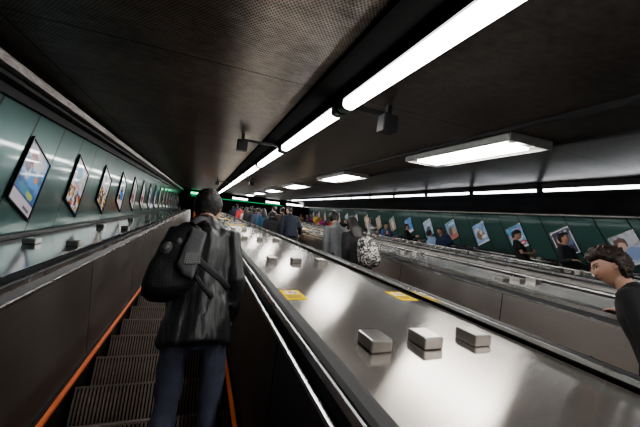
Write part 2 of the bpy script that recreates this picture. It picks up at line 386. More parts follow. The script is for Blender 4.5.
for ei, cx in enumerate(CX):
    e = thing('escalator', (cx, 0, 0), TR, label=elab[ei], cat='escalator', group='parallel escalators')
    for sg in (-1, 1):
        pr = side_profiles(sg)
        inner = M['panel'] if (ei, sg) == (0, -1) else (M['panel_shaded'] if ei == 0 else M['panel_lit'])
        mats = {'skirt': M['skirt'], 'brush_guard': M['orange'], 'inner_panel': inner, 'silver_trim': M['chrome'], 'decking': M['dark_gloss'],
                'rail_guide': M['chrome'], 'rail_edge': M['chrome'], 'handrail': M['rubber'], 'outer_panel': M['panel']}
        for k, prof in pr.items():
            bb = MB()
            bb.sweep(prof, hpath())
            o = obj(k, bb.mesh(k, mats[k], smooth=False), e)
            if k == 'handrail': o['label'] = 'black rubber handrail'
            if k == 'brush_guard': o['label'] = 'orange safety strip'
        # panel joints
        for j in range(14):
            sj = 1.62*j + (.55 if ei else -.3)
            if sj > 22: break
            bb = MB(); bb.sweep([(sg*.5385, -1.265), (sg*.5415, -1.265), (sg*.5645, -.55), (sg*.5615, -.55)], [(sj, 0, (0, 1)), (sj+.008, 0, (0, 1))])
            obj('panel_joint', bb.mesh('panel_joint', M['dark']), e)
    k0 = -16
    for k in range(k0, 47):
        y = Y0+.4*k; z = Z0+.2309*k
        s = C30*y+S30*z; n = -S30*y+C30*z
        obj('step', STEP, e, (0, s, n), (-PI/6, 0, 0))

# ------------------------------------------------------------------ decks with stop blocks and stickers
def block_meshes():
    b = MB(); b.box(-.048, .048, -.060, .060, 0, .050)
    body = b.mesh('stop_block', M['block_top'], bevel=.007)
    return body
BLOCK = block_meshes()
def sticker(parent, x, s, w=.13, l=.22):
    b = MB(); b.box(-w/2, w/2, -l/2, l/2, 0, .0015); st = obj('warning_sticker', b.mesh('warning_sticker', M['yellow']), parent, (x, s, .0), (0, 0, 0))
    b = MB(); b.box(-w*.30, w*.34, l*.05, l*.38, .0015, .0025); pc = obj('picture', b.mesh('sticker_picture', M['sticker_white']), st)
    b = MB()
    b.box(-w*.14, w*.05, l*.12, l*.32, .0025, .003, 0); obj('red_mark', b.mesh('red_mark', M['sticker_red']), st)
    b = MB(); b.box(w*.10, w*.24, l*.10, l*.22, .0025, .003, 0); obj('black_mark', b.mesh('black_mark', M['ink']), st)
    b = MB()
    for k, (a, c) in enumerate(((-.38, .38), (-.34, .30), (-.36, .36))):
        y = -l*(.06+.13*k); q = a*w
        while q < c*w:
            ln = random.uniform(.03, .07)*w; b.box(q, min(q+ln, c*w), y-l*.045, y+l*.02, .0015, .002, 1); q += ln+.025*w
    obj('print', b.mesh('sticker_print', [M['sticker_red'], M['ink']]), st)
def deck(x0, x1, label, mat, rows, xs, stickers):
    t = thing('escalator_deck', T((x0+x1)/2, 0, -.5), TR, label=label, cat='metal deck', group='steel decks between escalators')
    w = (x1-x0)/2; b = MB()
    s = S0+.05
    edges = [S0+.05]+[S0+.05+(2.0-.015)+2.0*k for k in range(40) if S0+.05+1.985+2.0*k < 24.8]+[24.8]
    edges = [S0+.05]+[v for v in [-4.0+2.0*k for k in range(15)] if S0+.2 < v < 24.4]+[24.8]
    for a, c in zip(edges[:-1], edges[1:]): b.box(-w, w, a+.0015, c-.0015, -.03, 0)
    obj('deck_plate', b.mesh('deck_plate', mat), t)
    for r in rows:
        for x in xs: obj('stop_block', BLOCK, t, (x-(x0+x1)/2, r, 0))
    for (x, s, w_, l_) in stickers: sticker(t, x-(x0+x1)/2, s, w_, l_)
rows1 = [-1.0, 1.10, 3.12, 5.3, 7.4, 9.6, 11.7, 13.9, 16, 18.2, 20.3, 22.4]
deck(.492, 1.478, 'wide brushed steel deck with three block rows beside the nearest escalator', M['deck'], rows1, (.70, .95, 1.22),
     [(.575, 1.87, .13, .22), (1.37, 1.87, .13, .22), (.95, 9.3, .42, .9), (.85, 13.2, .4, .9), (.8, 17.6, .45, 1.0)])
deck(2.862, 3.828, 'steel deck with yellow stickers between the crowded and the empty escalator', M['deck_mid'], [2.5, 4.6, 6.8, 9, 11.2, 13.4, 16, 19], (3.1, 3.35, 3.6),
     [(3.4, 10.6, .4, .8), (3.4, 14.5, .4, .8)])
deck(5.212, 6.188, 'steel deck between the empty escalator and the right-hand riders', M['deck_mid'], [3.4, 5.6, 7.7, 9.9, 12, 14.2, 17, 20], (5.45, 5.7, 5.95), [(5.6, 9.9, .4, .8)])
rowsL = [-.6, 1.45, 3.45, 5.45, 7.5, 9.6, 11.7, 13.8, 15.9, 18, 20.1, 22.2]
deck(XL+.002, -.892, 'mirror-like narrow steel deck along the green left wall', M['deck_side'], rowsL, (-1.36, -1.05), [])
deck(7.572, XR-.002, 'narrow steel deck along the dark green right wall', M['deck_side'], [-.6, 1.5, 3.5, 5.5, 7.5, 9.6, 11.7, 13.8, 16, 18], (7.8, 8.08), [])

# ------------------------------------------------------------------ ceiling lights
def tube_fixture(x, s0, s1, label, group, nt=.88, w=.050):
    L = s1-s0
    t = thing('strip_light', T(x, s0, nt), TR, label=label, cat='light', group=group)
    b = MB(); b.box(-w-.015, w+.015, -.1, L+.1, .035, CN-nt); obj('housing', b.mesh('strip_housing', M['dark_gloss']), t)
    b = MB()
    pr = [(w*math.cos(a), w*.55*math.sin(a)) for a in [PI*k/8 for k in range(8, 17)]]+[(w, .035), (-w, .035)]
    b.sweep(pr, [(0, 0, (0, 1)), (L, 0, (0, 1))]); obj('tube', b.mesh('light_tube', M['tube'] if x < 3 else M['tube_right']), t)
    b = MB()
    pr2 = [(x_*1.1, h_*1.1) for x_, h_ in pr]
    b.sweep(pr2, [(-.10, 0, (0, 1)), (-.0, 0, (0, 1))]); me = b.mesh('end_cap', M['tube_end'])
    obj('end_cap', me, t); obj('end_cap', me, t, (0, L+.10, 0))
    return t
ordn = ['nearest', 'second', 'third', 'fourth', 'fifth', 'sixth', 'seventh', 'eighth', 'ninth', 'tenth', 'eleventh', 'twelfth', 'thirteenth']
def row_tubes(x, start, pitch, ln, n, first, desc, group, nt=.88):
    for k in range(n):
        s0 = start+pitch*k
        idx = k-first
        if idx < 0: lab = 'strip light behind the camera position, %s row' % desc + (' further back' if idx < -1 else '')
        else: lab = '%s tube light of the %s' % (ordn[idx], desc)
        tube_fixture(x, s0, s0+ln, lab, group, nt, .05 if x < 3 else .028)
row_tubes(.985, .45-2.04*2, 2.04, 1.80, 13, 2, 'bright central ceiling strip', 'tube lights of the central strip')
row_tubes(5.72, .98-1.58*2, 1.56, 1.44, 15, 3, 'long thin strip above the right wall', 'tube lights of the right strip')
def panel_fixture(s0, L, label):
    t = thing('ceiling_light', T(3.0, s0, CN-.09), TR, label=label, cat='light', group='ceiling panel lights in a row')
    W = .27
    b = MB()
    b.sweep([(-W-.02, 0), (-W, 0), (-W, .06), (W, .06), (W, 0), (W+.02, 0), (W+.05, .09), (-W-.05, .09)], [(0, 0, (0, 1)), (L, 0, (0, 1))])
    b.box(-W-.03, W+.03, -.02, 0, 0, .09); b.box(-W-.03, W+.03, L, L+.02, 0, .09)
    obj('housing', b.mesh('panel_housing', M['fixture']), t)
    b = MB(); b.sweep([(-W+.01, .055), (-.12, .022), (-.12, .018), (-W+.01, .050)], [(.01, 0, (0, 1)), (L-.01, 0, (0, 1))])
    b.sweep([(W-.01, .055), (.12, .022), (.12, .018), (W-.01, .050)], [(.01, 0, (0, 1)), (L-.01, 0, (0, 1))])
    obj('reflector', b.mesh('panel_reflector', M['reflector']), t)
    b = MB(); b.box(-.17, .17, .14, L-.10, .006, .03); obj('tube', b.mesh('panel_glow', M['panel_light']), t)
for k in range(7):
    s0 = 2.25+3.85*(k-1)
    panel_fixture(s0, 1.65, 'wide ceiling panel light behind the camera position' if k == 0 else '%s wide ceiling panel light right of the central strip' % ordn[k-1])
# speakers on arms
for i, (x, s, xa, lab) in enumerate(((1.42, 2.38, 1.10, 'black box speaker hung right of the central strip light'),
                                 (.42, 4.45, 1.0, 'black box speaker hung left of the central strip light'),
                                 (1.42, 10.6, 1.10, 'small far black speaker right of the central strip'), (.42, 12.6, 1.0, 'small far black speaker left of the central strip'))):
    t = thing('ceiling_speaker', T(x, s, .80), TR, label=lab, cat='speaker', group='speakers beside the central strip')
    b = MB(); b.box(-.07, .07, -.06, .06, -.02, .13); obj('speaker_box', b.mesh('speaker_box', M['speaker'], bevel=.01), t)
    b = MB(); b.box(min(xa-x, 0), max(xa-x, 0), -.018, .018, .12, .15); b.box(-.02, .02, -.02, .02, .12, .222); obj('arm', b.mesh('speaker_arm', M['speaker']), t)

# ------------------------------------------------------------------ posters
def paint_mesh(name, w, h, nx, nz, fn, mat):
    vs, fs, cs = [], [], []
    for j in range(nz+1):
        for i in range(nx+1):
            u, v = i/nx, j/nz
            vs.append((0, (u-.5)*w, (v-.5)*h)); cs.append(fn(u, v))
    for j in range(nz):
        for i in range(nx):
            a = j*(nx+1)+i; fs.append((a, a+1, a+nx+2, a+nx+1))
    me = bpy.data.meshes.new(name); me.from_pydata(vs, [], fs); me.materials.append(mat)
    at = me.color_attributes.new('paint', 'FLOAT_COLOR', 'POINT')
    for k, c in enumerate(cs): at.data[k].color = (c[0], c[1], c[2], 1)
    return me
def mixc(a, b, t): t = max(0, min(1, t)); return tuple(a[i]*(1-t)+b[i]*t for i in range(3))
def art_fn(bg0, bg1, items, seed, nz=.25):
    def fn(u, v):
        c = mixc(bg0, bg1, v)
        q = noise.noise(Vector((u*5+seed, v*7, seed)))
        c = tuple(max(0, min(1, k*(1+nz*q*2))) for k in c)
        for it in items:
            k = it[0]
            if k == 'e':
                _, cx, cy, rx, ry, cc = it
                d = ((u-cx)/rx)**2+((v-cy)/ry)**2+.5*noise.noise(Vector((u*9+seed, v*9, 3)))
                c = mixc(c, cc, (1.15-d)*5)
            elif k == 'r':
                _, x0, x1, y0, y1, cc = it
                if x0 <= u <= x1 and y0 <= v <= y1: c = cc
            elif k == 'n':   # confetti of colours in a band
                _, y0, y1, pal, sc = it
                if y0 <= v <= y1:
                    r = noise.cell(Vector((u*sc+seed, v*sc*1.4, seed)))
                    r = (r+1)/2 if r < 0 else r
                    c = pal[int(abs(r)*997) % len(pal)] if noise.noise(Vector((u*7, v*7, seed+5))) > -.15 else c
        return c
    return fn
WH, BL, NV, RD, YE, OR, BR, PK, SK, GR, BK = (.9,.9,.9), (.08,.35,.8), (.04,.08,.25), (.75,.06,.07), (.9,.7,.08), (.9,.3,.05), (.18,.08,.04), (.85,.35,.5), (.75,.45,.33), (.4,.42,.42), (.02,.02,.03)
confetti = [BR, YE, OR, NV, RD, (.3,.2,.1), BK, (.1,.3,.6), WH]
ARTL = [
 ('blue underwater picture with a pale swimmer and white caption strip', (.03,.10,.45), (.25,.55,.9), [('e',.45,.88,.5,.16,(.55,.55,.6)), ('e',.35,.78,.18,.12,(.35,.12,.12)), ('e',.6,.75,.2,.1,(.8,.8,.85)), ('e',.5,.5,.38,.10,(.12,.45,.9)), ('e',.3,.55,.12,.12,(.7,.75,.85)), ('e',.22,.62,.12,.08,(.2,.15,.2)), ('e',.72,.56,.07,.055,OR), ('e',.45,.3,.3,.06,(.1,.35,.5)), ('e',.7,.28,.15,.05,(.5,.7,.2)), ('r',0,1,0,.19,(.72,.66,.74)), ('r',.62,.9,.06,.10,(.2,.15,.2)), ('r',0,1,.19,.21,(.03,.05,.15))]),
 ('white picture with blue figure above a many-coloured crowd', (.75,.72,.7), (.92,.93,.95), [('e',.35,.80,.30,.10,(.1,.45,.75)), ('e',.45,.66,.14,.10,(.15,.5,.8)), ('e',.75,.86,.12,.10,WH), ('n',.02,.42,confetti,13), ('e',.5,.5,.25,.06,(.8,.5,.5))]),
 ('white picture with dark brown and yellow lower half', (.8,.75,.7), (.9,.92,.95), [('e',.3,.86,.3,.08,(.3,.4,.6)), ('e',.4,.78,.15,.05,(.4,.3,.4)), ('n',.0,.48,[BR,BK,YE,OR,(.3,.15,.1),NV],11)]),
 ('white picture with deep blue wave shapes', (.85,.87,.9), (.9,.93,.96), [('e',.35,.72,.22,.10,(.05,.25,.7)), ('e',.62,.45,.28,.18,(.05,.3,.75)), ('e',.3,.25,.2,.08,BK), ('e',.5,.6,.1,.1,(.02,.1,.3))]),
 ('pale picture with pink and maroon figure', (.8,.78,.78), (.9,.9,.92), [('e',.45,.3,.3,.2,(.5,.12,.18)), ('e',.5,.6,.2,.14,(.75,.5,.5)), ('e',.5,.85,.2,.06,(.3,.3,.4))]),
 ('pale picture with red lower figure', (.75,.75,.78), (.88,.9,.92), [('e',.5,.28,.28,.2,(.6,.1,.12)), ('e',.45,.62,.15,.15,(.8,.65,.6))]),
 ('white picture with a small blue emblem', (.85,.85,.85), (.9,.9,.95), [('e',.5,.7,.25,.12,(.1,.3,.7)), ('e',.5,.3,.3,.15,(.3,.35,.3))]),
 ('grey picture with blue upper band', (.5,.5,.5), (.2,.4,.75), [('e',.5,.4,.3,.2,(.85,.85,.85))]),
 ('tan picture with pale figure', (.5,.35,.2), (.8,.75,.7), [('e',.5,.5,.25,.3,(.85,.8,.75))]),
 ('yellowish picture with green patch', (.7,.6,.3), (.85,.85,.8), [('e',.5,.4,.3,.15,(.3,.45,.2))]),
]
ARTR = [
 ('large pale blue portrait of a brown-haired woman', (.45,.48,.62), (.55,.57,.62), [('e',.30,.72,.28,.20,(.16,.08,.06)), ('e',.30,.60,.17,.17,(.72,.5,.42)), ('e',.62,.35,.3,.2,(.3,.4,.65)), ('e',.78,.75,.2,.15,(.65,.66,.7)), ('r',0,1,0,.06,(.75,.75,.8))]),
 ('dark violet picture of a long-haired woman with white border', (.05,.03,.09), (.10,.08,.16), [('e',.30,.52,.19,.34,(.07,.03,.03)), ('e',.30,.66,.13,.13,(.78,.55,.48)), ('e',.36,.30,.12,.2,(.75,.6,.6)), ('e',.75,.55,.2,.2,(.15,.2,.35)), ('r',0,1,0,.035,WH), ('r',0,1,.965,1,WH), ('r',0,.05,0,1,WH), ('r',.95,1,0,1,WH), ('n',.84,.92,[(.6,.6,.7),(.08,.05,.1)],14)]),
 ('sky blue picture with a red vehicle at its foot', (.2,.55,.75), (.15,.45,.8), [('e',.35,.62,.35,.06,(.75,.35,.5)), ('e',.7,.8,.2,.06,(.75,.3,.5)), ('e',.65,.45,.25,.09,(.75,.8,.85)), ('e',.55,.2,.42,.11,RD), ('r',.2,.85,.17,.23,WH), ('r',0,1,0,.08,(.85,.8,.8)), ('e',.2,.4,.2,.1,(.4,.5,.5))]),
 ('light blue picture with brown figures in the middle', (.35,.5,.75), (.3,.5,.8), [('e',.45,.45,.3,.25,(.28,.17,.12)), ('e',.55,.55,.12,.12,(.75,.6,.5)), ('e',.3,.75,.2,.08,(.7,.75,.85)), ('e',.7,.3,.2,.08,(.8,.8,.85)), ('r',0,1,0,.07,(.8,.82,.88))]),
 ('blue picture with brown street scene below', (.35,.15,.08), (.2,.5,.75), [('e',.4,.45,.2,.25,(.15,.12,.12)), ('e',.7,.4,.2,.2,(.6,.4,.3)), ('e',.5,.15,.5,.12,(.55,.2,.15)), ('e',.6,.85,.3,.08,(.6,.8,.9))]),
 ('pale blue picture with dark head shapes', (.3,.5,.65), (.5,.65,.8), [('e',.5,.4,.2,.2,(.2,.15,.15)), ('e',.6,.7,.2,.1,(.8,.8,.85))]),
 ('bright blue picture with pink edge and white foot', (.1,.35,.75), (.15,.4,.8), [('e',.2,.5,.18,.35,(.8,.4,.45)), ('r',0,1,0,.22,(.88,.88,.9))]),
 ('beige picture with a pale leaning figure', (.35,.3,.25), (.3,.35,.35), [('e',.5,.5,.2,.4,(.8,.68,.55))]),
 ('cream picture with a tan figure', (.4,.35,.28), (.6,.55,.5), [('e',.5,.5,.25,.35,(.75,.6,.4))]),
 ('orange-tinted picture with a pale figure', (.5,.3,.15), (.6,.5,.35), [('e',.5,.6,.2,.3,(.8,.7,.5))]),
 ('white picture with grey shapes', (.6,.6,.62), (.75,.75,.78), [('e',.5,.4,.25,.25,(.35,.35,.4))]),
 ('white and blue picture', (.6,.65,.75), (.75,.8,.85), [('e',.5,.5,.25,.3,(.3,.45,.7))]),
 ('pinkish picture', (.6,.4,.4), (.7,.6,.6), [('e',.5,.5,.2,.3,(.8,.75,.75))]),
]
def place_posters(side):
    arts = ARTL if side == 'left' else ARTR
    for k in range(-1, 17):
        y = (3.36+1.07*k) if side == 'left' else (3.34+1.07*k)
        if y > 20.5: break
        z = y*.5774+.075 if side == 'left' else y*.5774-.01
        idx = k if side == 'left' else k
        if k < 0: a = arts[4]; lab = 'framed poster beyond the photo edge on the %s wall' % side
        elif k < len(arts): a = arts[k]; lab = 'framed poster on %s wall, %s' % (side, a[0])
        else: a = arts[5+(k*3) % (len(arts)-5)]; lab = 'tiny distant framed poster on %s wall, number %s from the near end' % (side, ordn[k] if k < 13 else ['fourteenth', 'fifteenth', 'sixteenth', 'seventeenth', 'eighteenth'][k-13])
        sx = 1 if side == 'left' else -1
        xw = XL if side == 'left' else XR
        t = thing('wall_poster', (xw, y, z), (0, 0, 0), label=lab, cat='poster', group='framed posters on the %s wall' % side)
        W, H = .48, .70
        b = MB(); f = .016
        x0, x1 = sorted((sx*.0, sx*.022))
        b.box(x0, x1, -W/2, W/2, -H/2, -H/2+f); b.box(x0, x1, -W/2, W/2, H/2-f, H/2); b.box(x0, x1, -W/2, -W/2+f, -H/2+f, H/2-f); b.box(x0, x1, W/2-f, W/2, -H/2+f, H/2-f)
        x0, x1 = sorted((sx*.0, sx*.008)); b.box(x0, x1, -W/2+f, W/2-f, -H/2+f, H/2-f)
        obj('frame', b.mesh('poster_frame', M['frame_dark'] if side == 'left' else M['frame_light']), t)
        res = (30, 44) if k < 5 else (12, 18)
        fn0 = art_fn(a[1], a[2], a[3], 3.7*k+1.3)
        fn = fn0 if side == 'left' else (lambda u, v, g=fn0: g(1-u, v))   # facing the tunnel from the other side
        me = paint_mesh('poster_art', W-2*f, H-2*f, res[0], res[1], fn, M['art'] if side == 'left' else M['art_right'])
        obj('picture', me, t, (sx*.010, 0, 0))
place_posters('left'); place_posters('right')

# ------------------------------------------------------------------ people
def bake(mb, name, mats, voxel, smooth=2, folds=None):
    me = mb.mesh(name+'_src', mats, smooth=True)
    o = bpy.data.objects.new('bake_tmp', me); col.objects.link(o)
    r = o.modifiers.new('r', 'REMESH'); r.mode = 'VOXEL'; r.voxel_size = voxel; r.use_smooth_shade = True
    if smooth:
        sm = o.modifiers.new('s', 'SMOOTH'); sm.factor = .5; sm.iterations = smooth
    dg = bpy.context.evaluated_depsgraph_get(); dg.update()
    out = bpy.data.meshes.new_from_object(o.evaluated_get(dg)); out.name = name
    bpy.data.objects.remove(o); bpy.data.meshes.remove(me)
    if folds:
        amp, sc = folds
        nr = [v.normal.copy() for v in out.vertices]
        for v, nn in zip(out.vertices, nr):
            q = Vector((v.co.x*sc[0], v.co.y*sc[1], v.co.z*sc[2]))
            d = noise.noise(q)+.5*noise.noise(q*2.1)
            v.co += nn*(amp*d)
    out.materials.clear()
    for m in (mats if isinstance(mats, list) else [mats]): out.materials.append(m)
    for p in out.polygons: p.use_smooth = True
    return out

def head_pt(d, face=1.0):
    dx, dy, dz = d
    x, y, z = dx*.077, dy*(.094 if dy > 0 else .100), dz*.118
    if z < 0:
        t = -z/.118
        x *= 1-.25*t**1.5
        if y < 0: y *= 1-.42*t
        else: y *= 1+.04*t
    if dy > 0:
        g = lambda a, m, s: math.exp(-((a-m)/s)**2)
        nosez = 0
        if -.050 < z < .026:
            nosez = (.026-z)/.058 if z > -.032 else max(0, 1-(-.032-z)/.014)
        y += face*(.027*nosez*math.exp(-(x/(.010+.006*nosez))**2))
        y += face*.006*g(z, .026, .010)*math.exp(-(x/.048)**2)
        y -= face*.010*g(z, .006, .011)*(g(abs(x), .031, .015))
        y += face*.010*g(z, -.060, .0085)*math.exp(-(x/.024)**2)*(1-.5*g(z, -.062, .0025))
        y -= face*.004*g(z, -.080, .008)*math.exp(-(x/.03)**2)
        y += face*.010*g(z, -.103, .016)*math.exp(-(x/.026)**2)
        y += face*.004*g(z, -.025, .02)*g(abs(x), .045, .018)
    return Vector((x, y, z))
def head_mesh(mb, c, R, seg=36, rings=30, sc=1.0, ears=True):
    vs = [c+R@(head_pt((0, 0, 1))*sc)]
    for j in range(1, rings):
        ph = PI*j/rings
        for i in range(seg):
            th = 2*PI*i/seg
            d = (math.sin(ph)*math.sin(th), math.sin(ph)*math.cos(th), math.cos(ph))
            vs.append(c+R@(head_pt(d)*sc))
    vs.append(c+R@(head_pt((0, 0, -1))*sc))
    fs = []
    for i in range(seg): fs.append((0, 1+i, 1+(i+1) % seg))
    for j in range(rings-2):
        for i in range(seg):
            a = 1+j*seg+i; bq = 1+j*seg+(i+1) % seg
            fs.append((a, a+seg, bq+seg, bq))
    L = len(vs)-1
    for i in range(seg): fs.append((L, 1+(rings-2)*seg+(i+1) % seg, 1+(rings-2)*seg+i))
    mb.add(vs, fs)
    if ears:
        for sx in (-1, 1):
            mb.tube([c+R@(Vector((sx*.074, -.004, -.030))*sc), c+R@(Vector((sx*.080, -.008, -.006))*sc), c+R@(Vector((sx*.081, -.014, .016))*sc)],
                    [(.008*sc, .011*sc), (.009*sc, .017*sc), (.008*sc, .014*sc)], ref=R@Vector((0, 1, 0)), seg=8)
def hair_mesh(mb, c, R, style='short', sc=1.0, seed=0, seg=40, rings=30):
    S = {'short': dict(th=.015, front=.072, side=-.010, back=-.095, nz=.006, f=28),
         'curly': dict(th=.036, front=.058, side=.004, back=-.115, nz=.018, f=46),
         'bob': dict(th=.020, front=.075, side=-.07, back=-.12, nz=.006, f=18),
         'long': dict(th=.018, front=.075, side=-.08, back=-.14, nz=.006, f=18)}[style]
    def pt(d):
        p = head_pt(d, 0)
        dy = d[1]
        if dy > .5: hl = S['front']
        elif dy > -.05: t = (dy+.05)/.55; hl = S['side']*(1-t)+S['front']*t
        else: t = min(1, (-.05-dy)/.35); hl = S['side']*(1-t)+S['back']*t
        k = max(0, min(1, (p.z-hl)/.012+.5))
        n = p.normalized()
        nz = noise.noise(Vector((n.x*S['f']*.12+seed, n.y*S['f']*.12, n.z*S['f']*.12))*1.0)
        nz2 = noise.noise(Vector((p.x*S['f']*3+seed, p.y*S['f']*3, p.z*S['f']*3)))
        th = S['th']*(.75+.4*max(0, n.z))+S['nz']*(nz*.5+nz2)
        off = -.012*(1-k)+th*k
        return c+R@((p+n*off)*sc)
    vs = [pt((0, 0, 1))]
    for j in range(1, rings):
        ph = PI*j/rings
        for i in range(seg):
            th = 2*PI*i/seg
            vs.append(pt((math.sin(ph)*math.sin(th), math.sin(ph)*math.cos(th), math.cos(ph))))
    vs.append(pt((0, 0, -1)))
    fs = []
    for i in range(seg): fs.append((0, 1+i, 1+(i+1) % seg))
    for j in range(rings-2):
        for i in range(seg):
            a = 1+j*seg+i; bq = 1+j*seg+(i+1) % seg
            fs.append((a, a+seg, bq+seg, bq))
    L = len(vs)-1
    for i in range(seg): fs.append((L, 1+(rings-2)*seg+(i+1) % seg, 1+(rings-2)*seg+i))
    mb.add(vs, fs)
    if style == 'long':
        mb.tube([c+R@Vector((0, -.07, 0)), c+R@Vector((0, -.10, -.12)), c+Vector((0, -.10, -.22)), c+Vector((0, -.11, -.30))], [(.08, .045), (.095, .045), (.10, .04), (.07, .02)], seg=12)
def hand(mb, w, direc, palm, side=1, curl=.6, sc=1.0):
    """w wrist, direc pointing to fingers, palm = palm normal, side=+1 thumb to the (direc x palm) side"""
    d = Vector(direc).normalized(); p = Vector(palm); p = (p-d*p.dot(d)).normalized(); a = d.cross(p)*side
    w = Vector(w)
    mb.tube([w-d*.02*sc, w+d*.02*sc, w+d*.05*sc, w+d*.085*sc], [(.026*sc, .02*sc), (.034*sc, .017*sc), (.040*sc, .016*sc), (.040*sc, .013*sc)], ref=p, seg=10)
    lens = [.068, .078, .073, .056]
    for k in range(4):
        off = (.030-.020*k)*sc
        r = (.0092-.0006*(k == 3))*sc
        q = w+d*.088*sc+a*off; ang = 0; pts = [q-d*.02*sc, q]
        L = lens[k]*sc
        for seg_, fr in enumerate((.45, .32, .23)):
            ang += curl*(.55, .75, .55)[seg_]*(1+.08*k)
            q = q+(d*math.cos(ang)+p*math.sin(ang))*L*fr; pts.append(q)
        mb.tube(pts, [r*1.05, r*1.05, r, r*.93, r*.8], ref=p, seg=8)
    q = w+d*.025*sc+a*.028*sc
    t1 = q+(d*.75+a*.65).normalized()*.038*sc; t2 = t1+(d*.9+a*.2+p*.35*curl).normalized()*.030*sc; t3 = t2+(d+p*.4*curl).normalized()*.022*sc
    mb.tube([q-d*.01, t1, t2, t3], [.013*sc, .0115*sc, .0105*sc, .009*sc], ref=p, seg=8)

SKIN = (.50, .29, .205)
def paint_body(me, c, R, sc=1.0, skin=SKIN, lips=(.42, .12, .11), brow=(.03, .02, .018), detail=True, sleeves=None):
    at = me.color_attributes.new('paint', 'FLOAT_COLOR', 'POINT')
    Ri = R.inverted()
    for i, v in enumerate(me.vertices):
        q = Ri@(v.co-c)/sc; col_ = skin
        f = 1+.10*noise.noise(v.co*14); col_ = tuple(k*f for k in col_)
        if abs(q.x) < .1 and abs(q.z) < .13 and q.y > .02 and detail:
            ax = abs(q.x)
            if ((ax)/.025)**2+((q.z+.062)/.009)**2 < 1 and q.y > .05: col_ = lips
            if ((ax-.031)/.019)**2+((q.z-.028-.003*(ax/.03))/.005)**2 < 1: col_ = brow
            e = ((ax-.031)/.015)**2+((q.z-.005)/.0062)**2
            if e < 1.3: col_ = (.03, .02, .018)
            if e < .8: col_ = (.55, .5, .47)
            if ((ax-.031)/.0058)**2+((q.z-.005)/.0062)**2 < 1: col_ = (.015, .01, .01)
            elif e > 1.3 and ((ax-.032)/.02)**2+((q.z-.014)/.008)**2 < 1: col_ = tuple(k*.72 for k in col_)
            ck = ((ax-.045)/.02)**2+((q.z+.028)/.02)**2
            if ck < 1: col_ = mixc(col_, (.58, .26, .19), .35*(1-ck))
        if ((abs(q.x)-.008)/.005)**2+((q.z+.044)/.004)**2 < 1 and q.y > .09: col_ = (.12, .05, .04)
        at.data[i].color = (col_[0], col_[1], col_[2], 1)

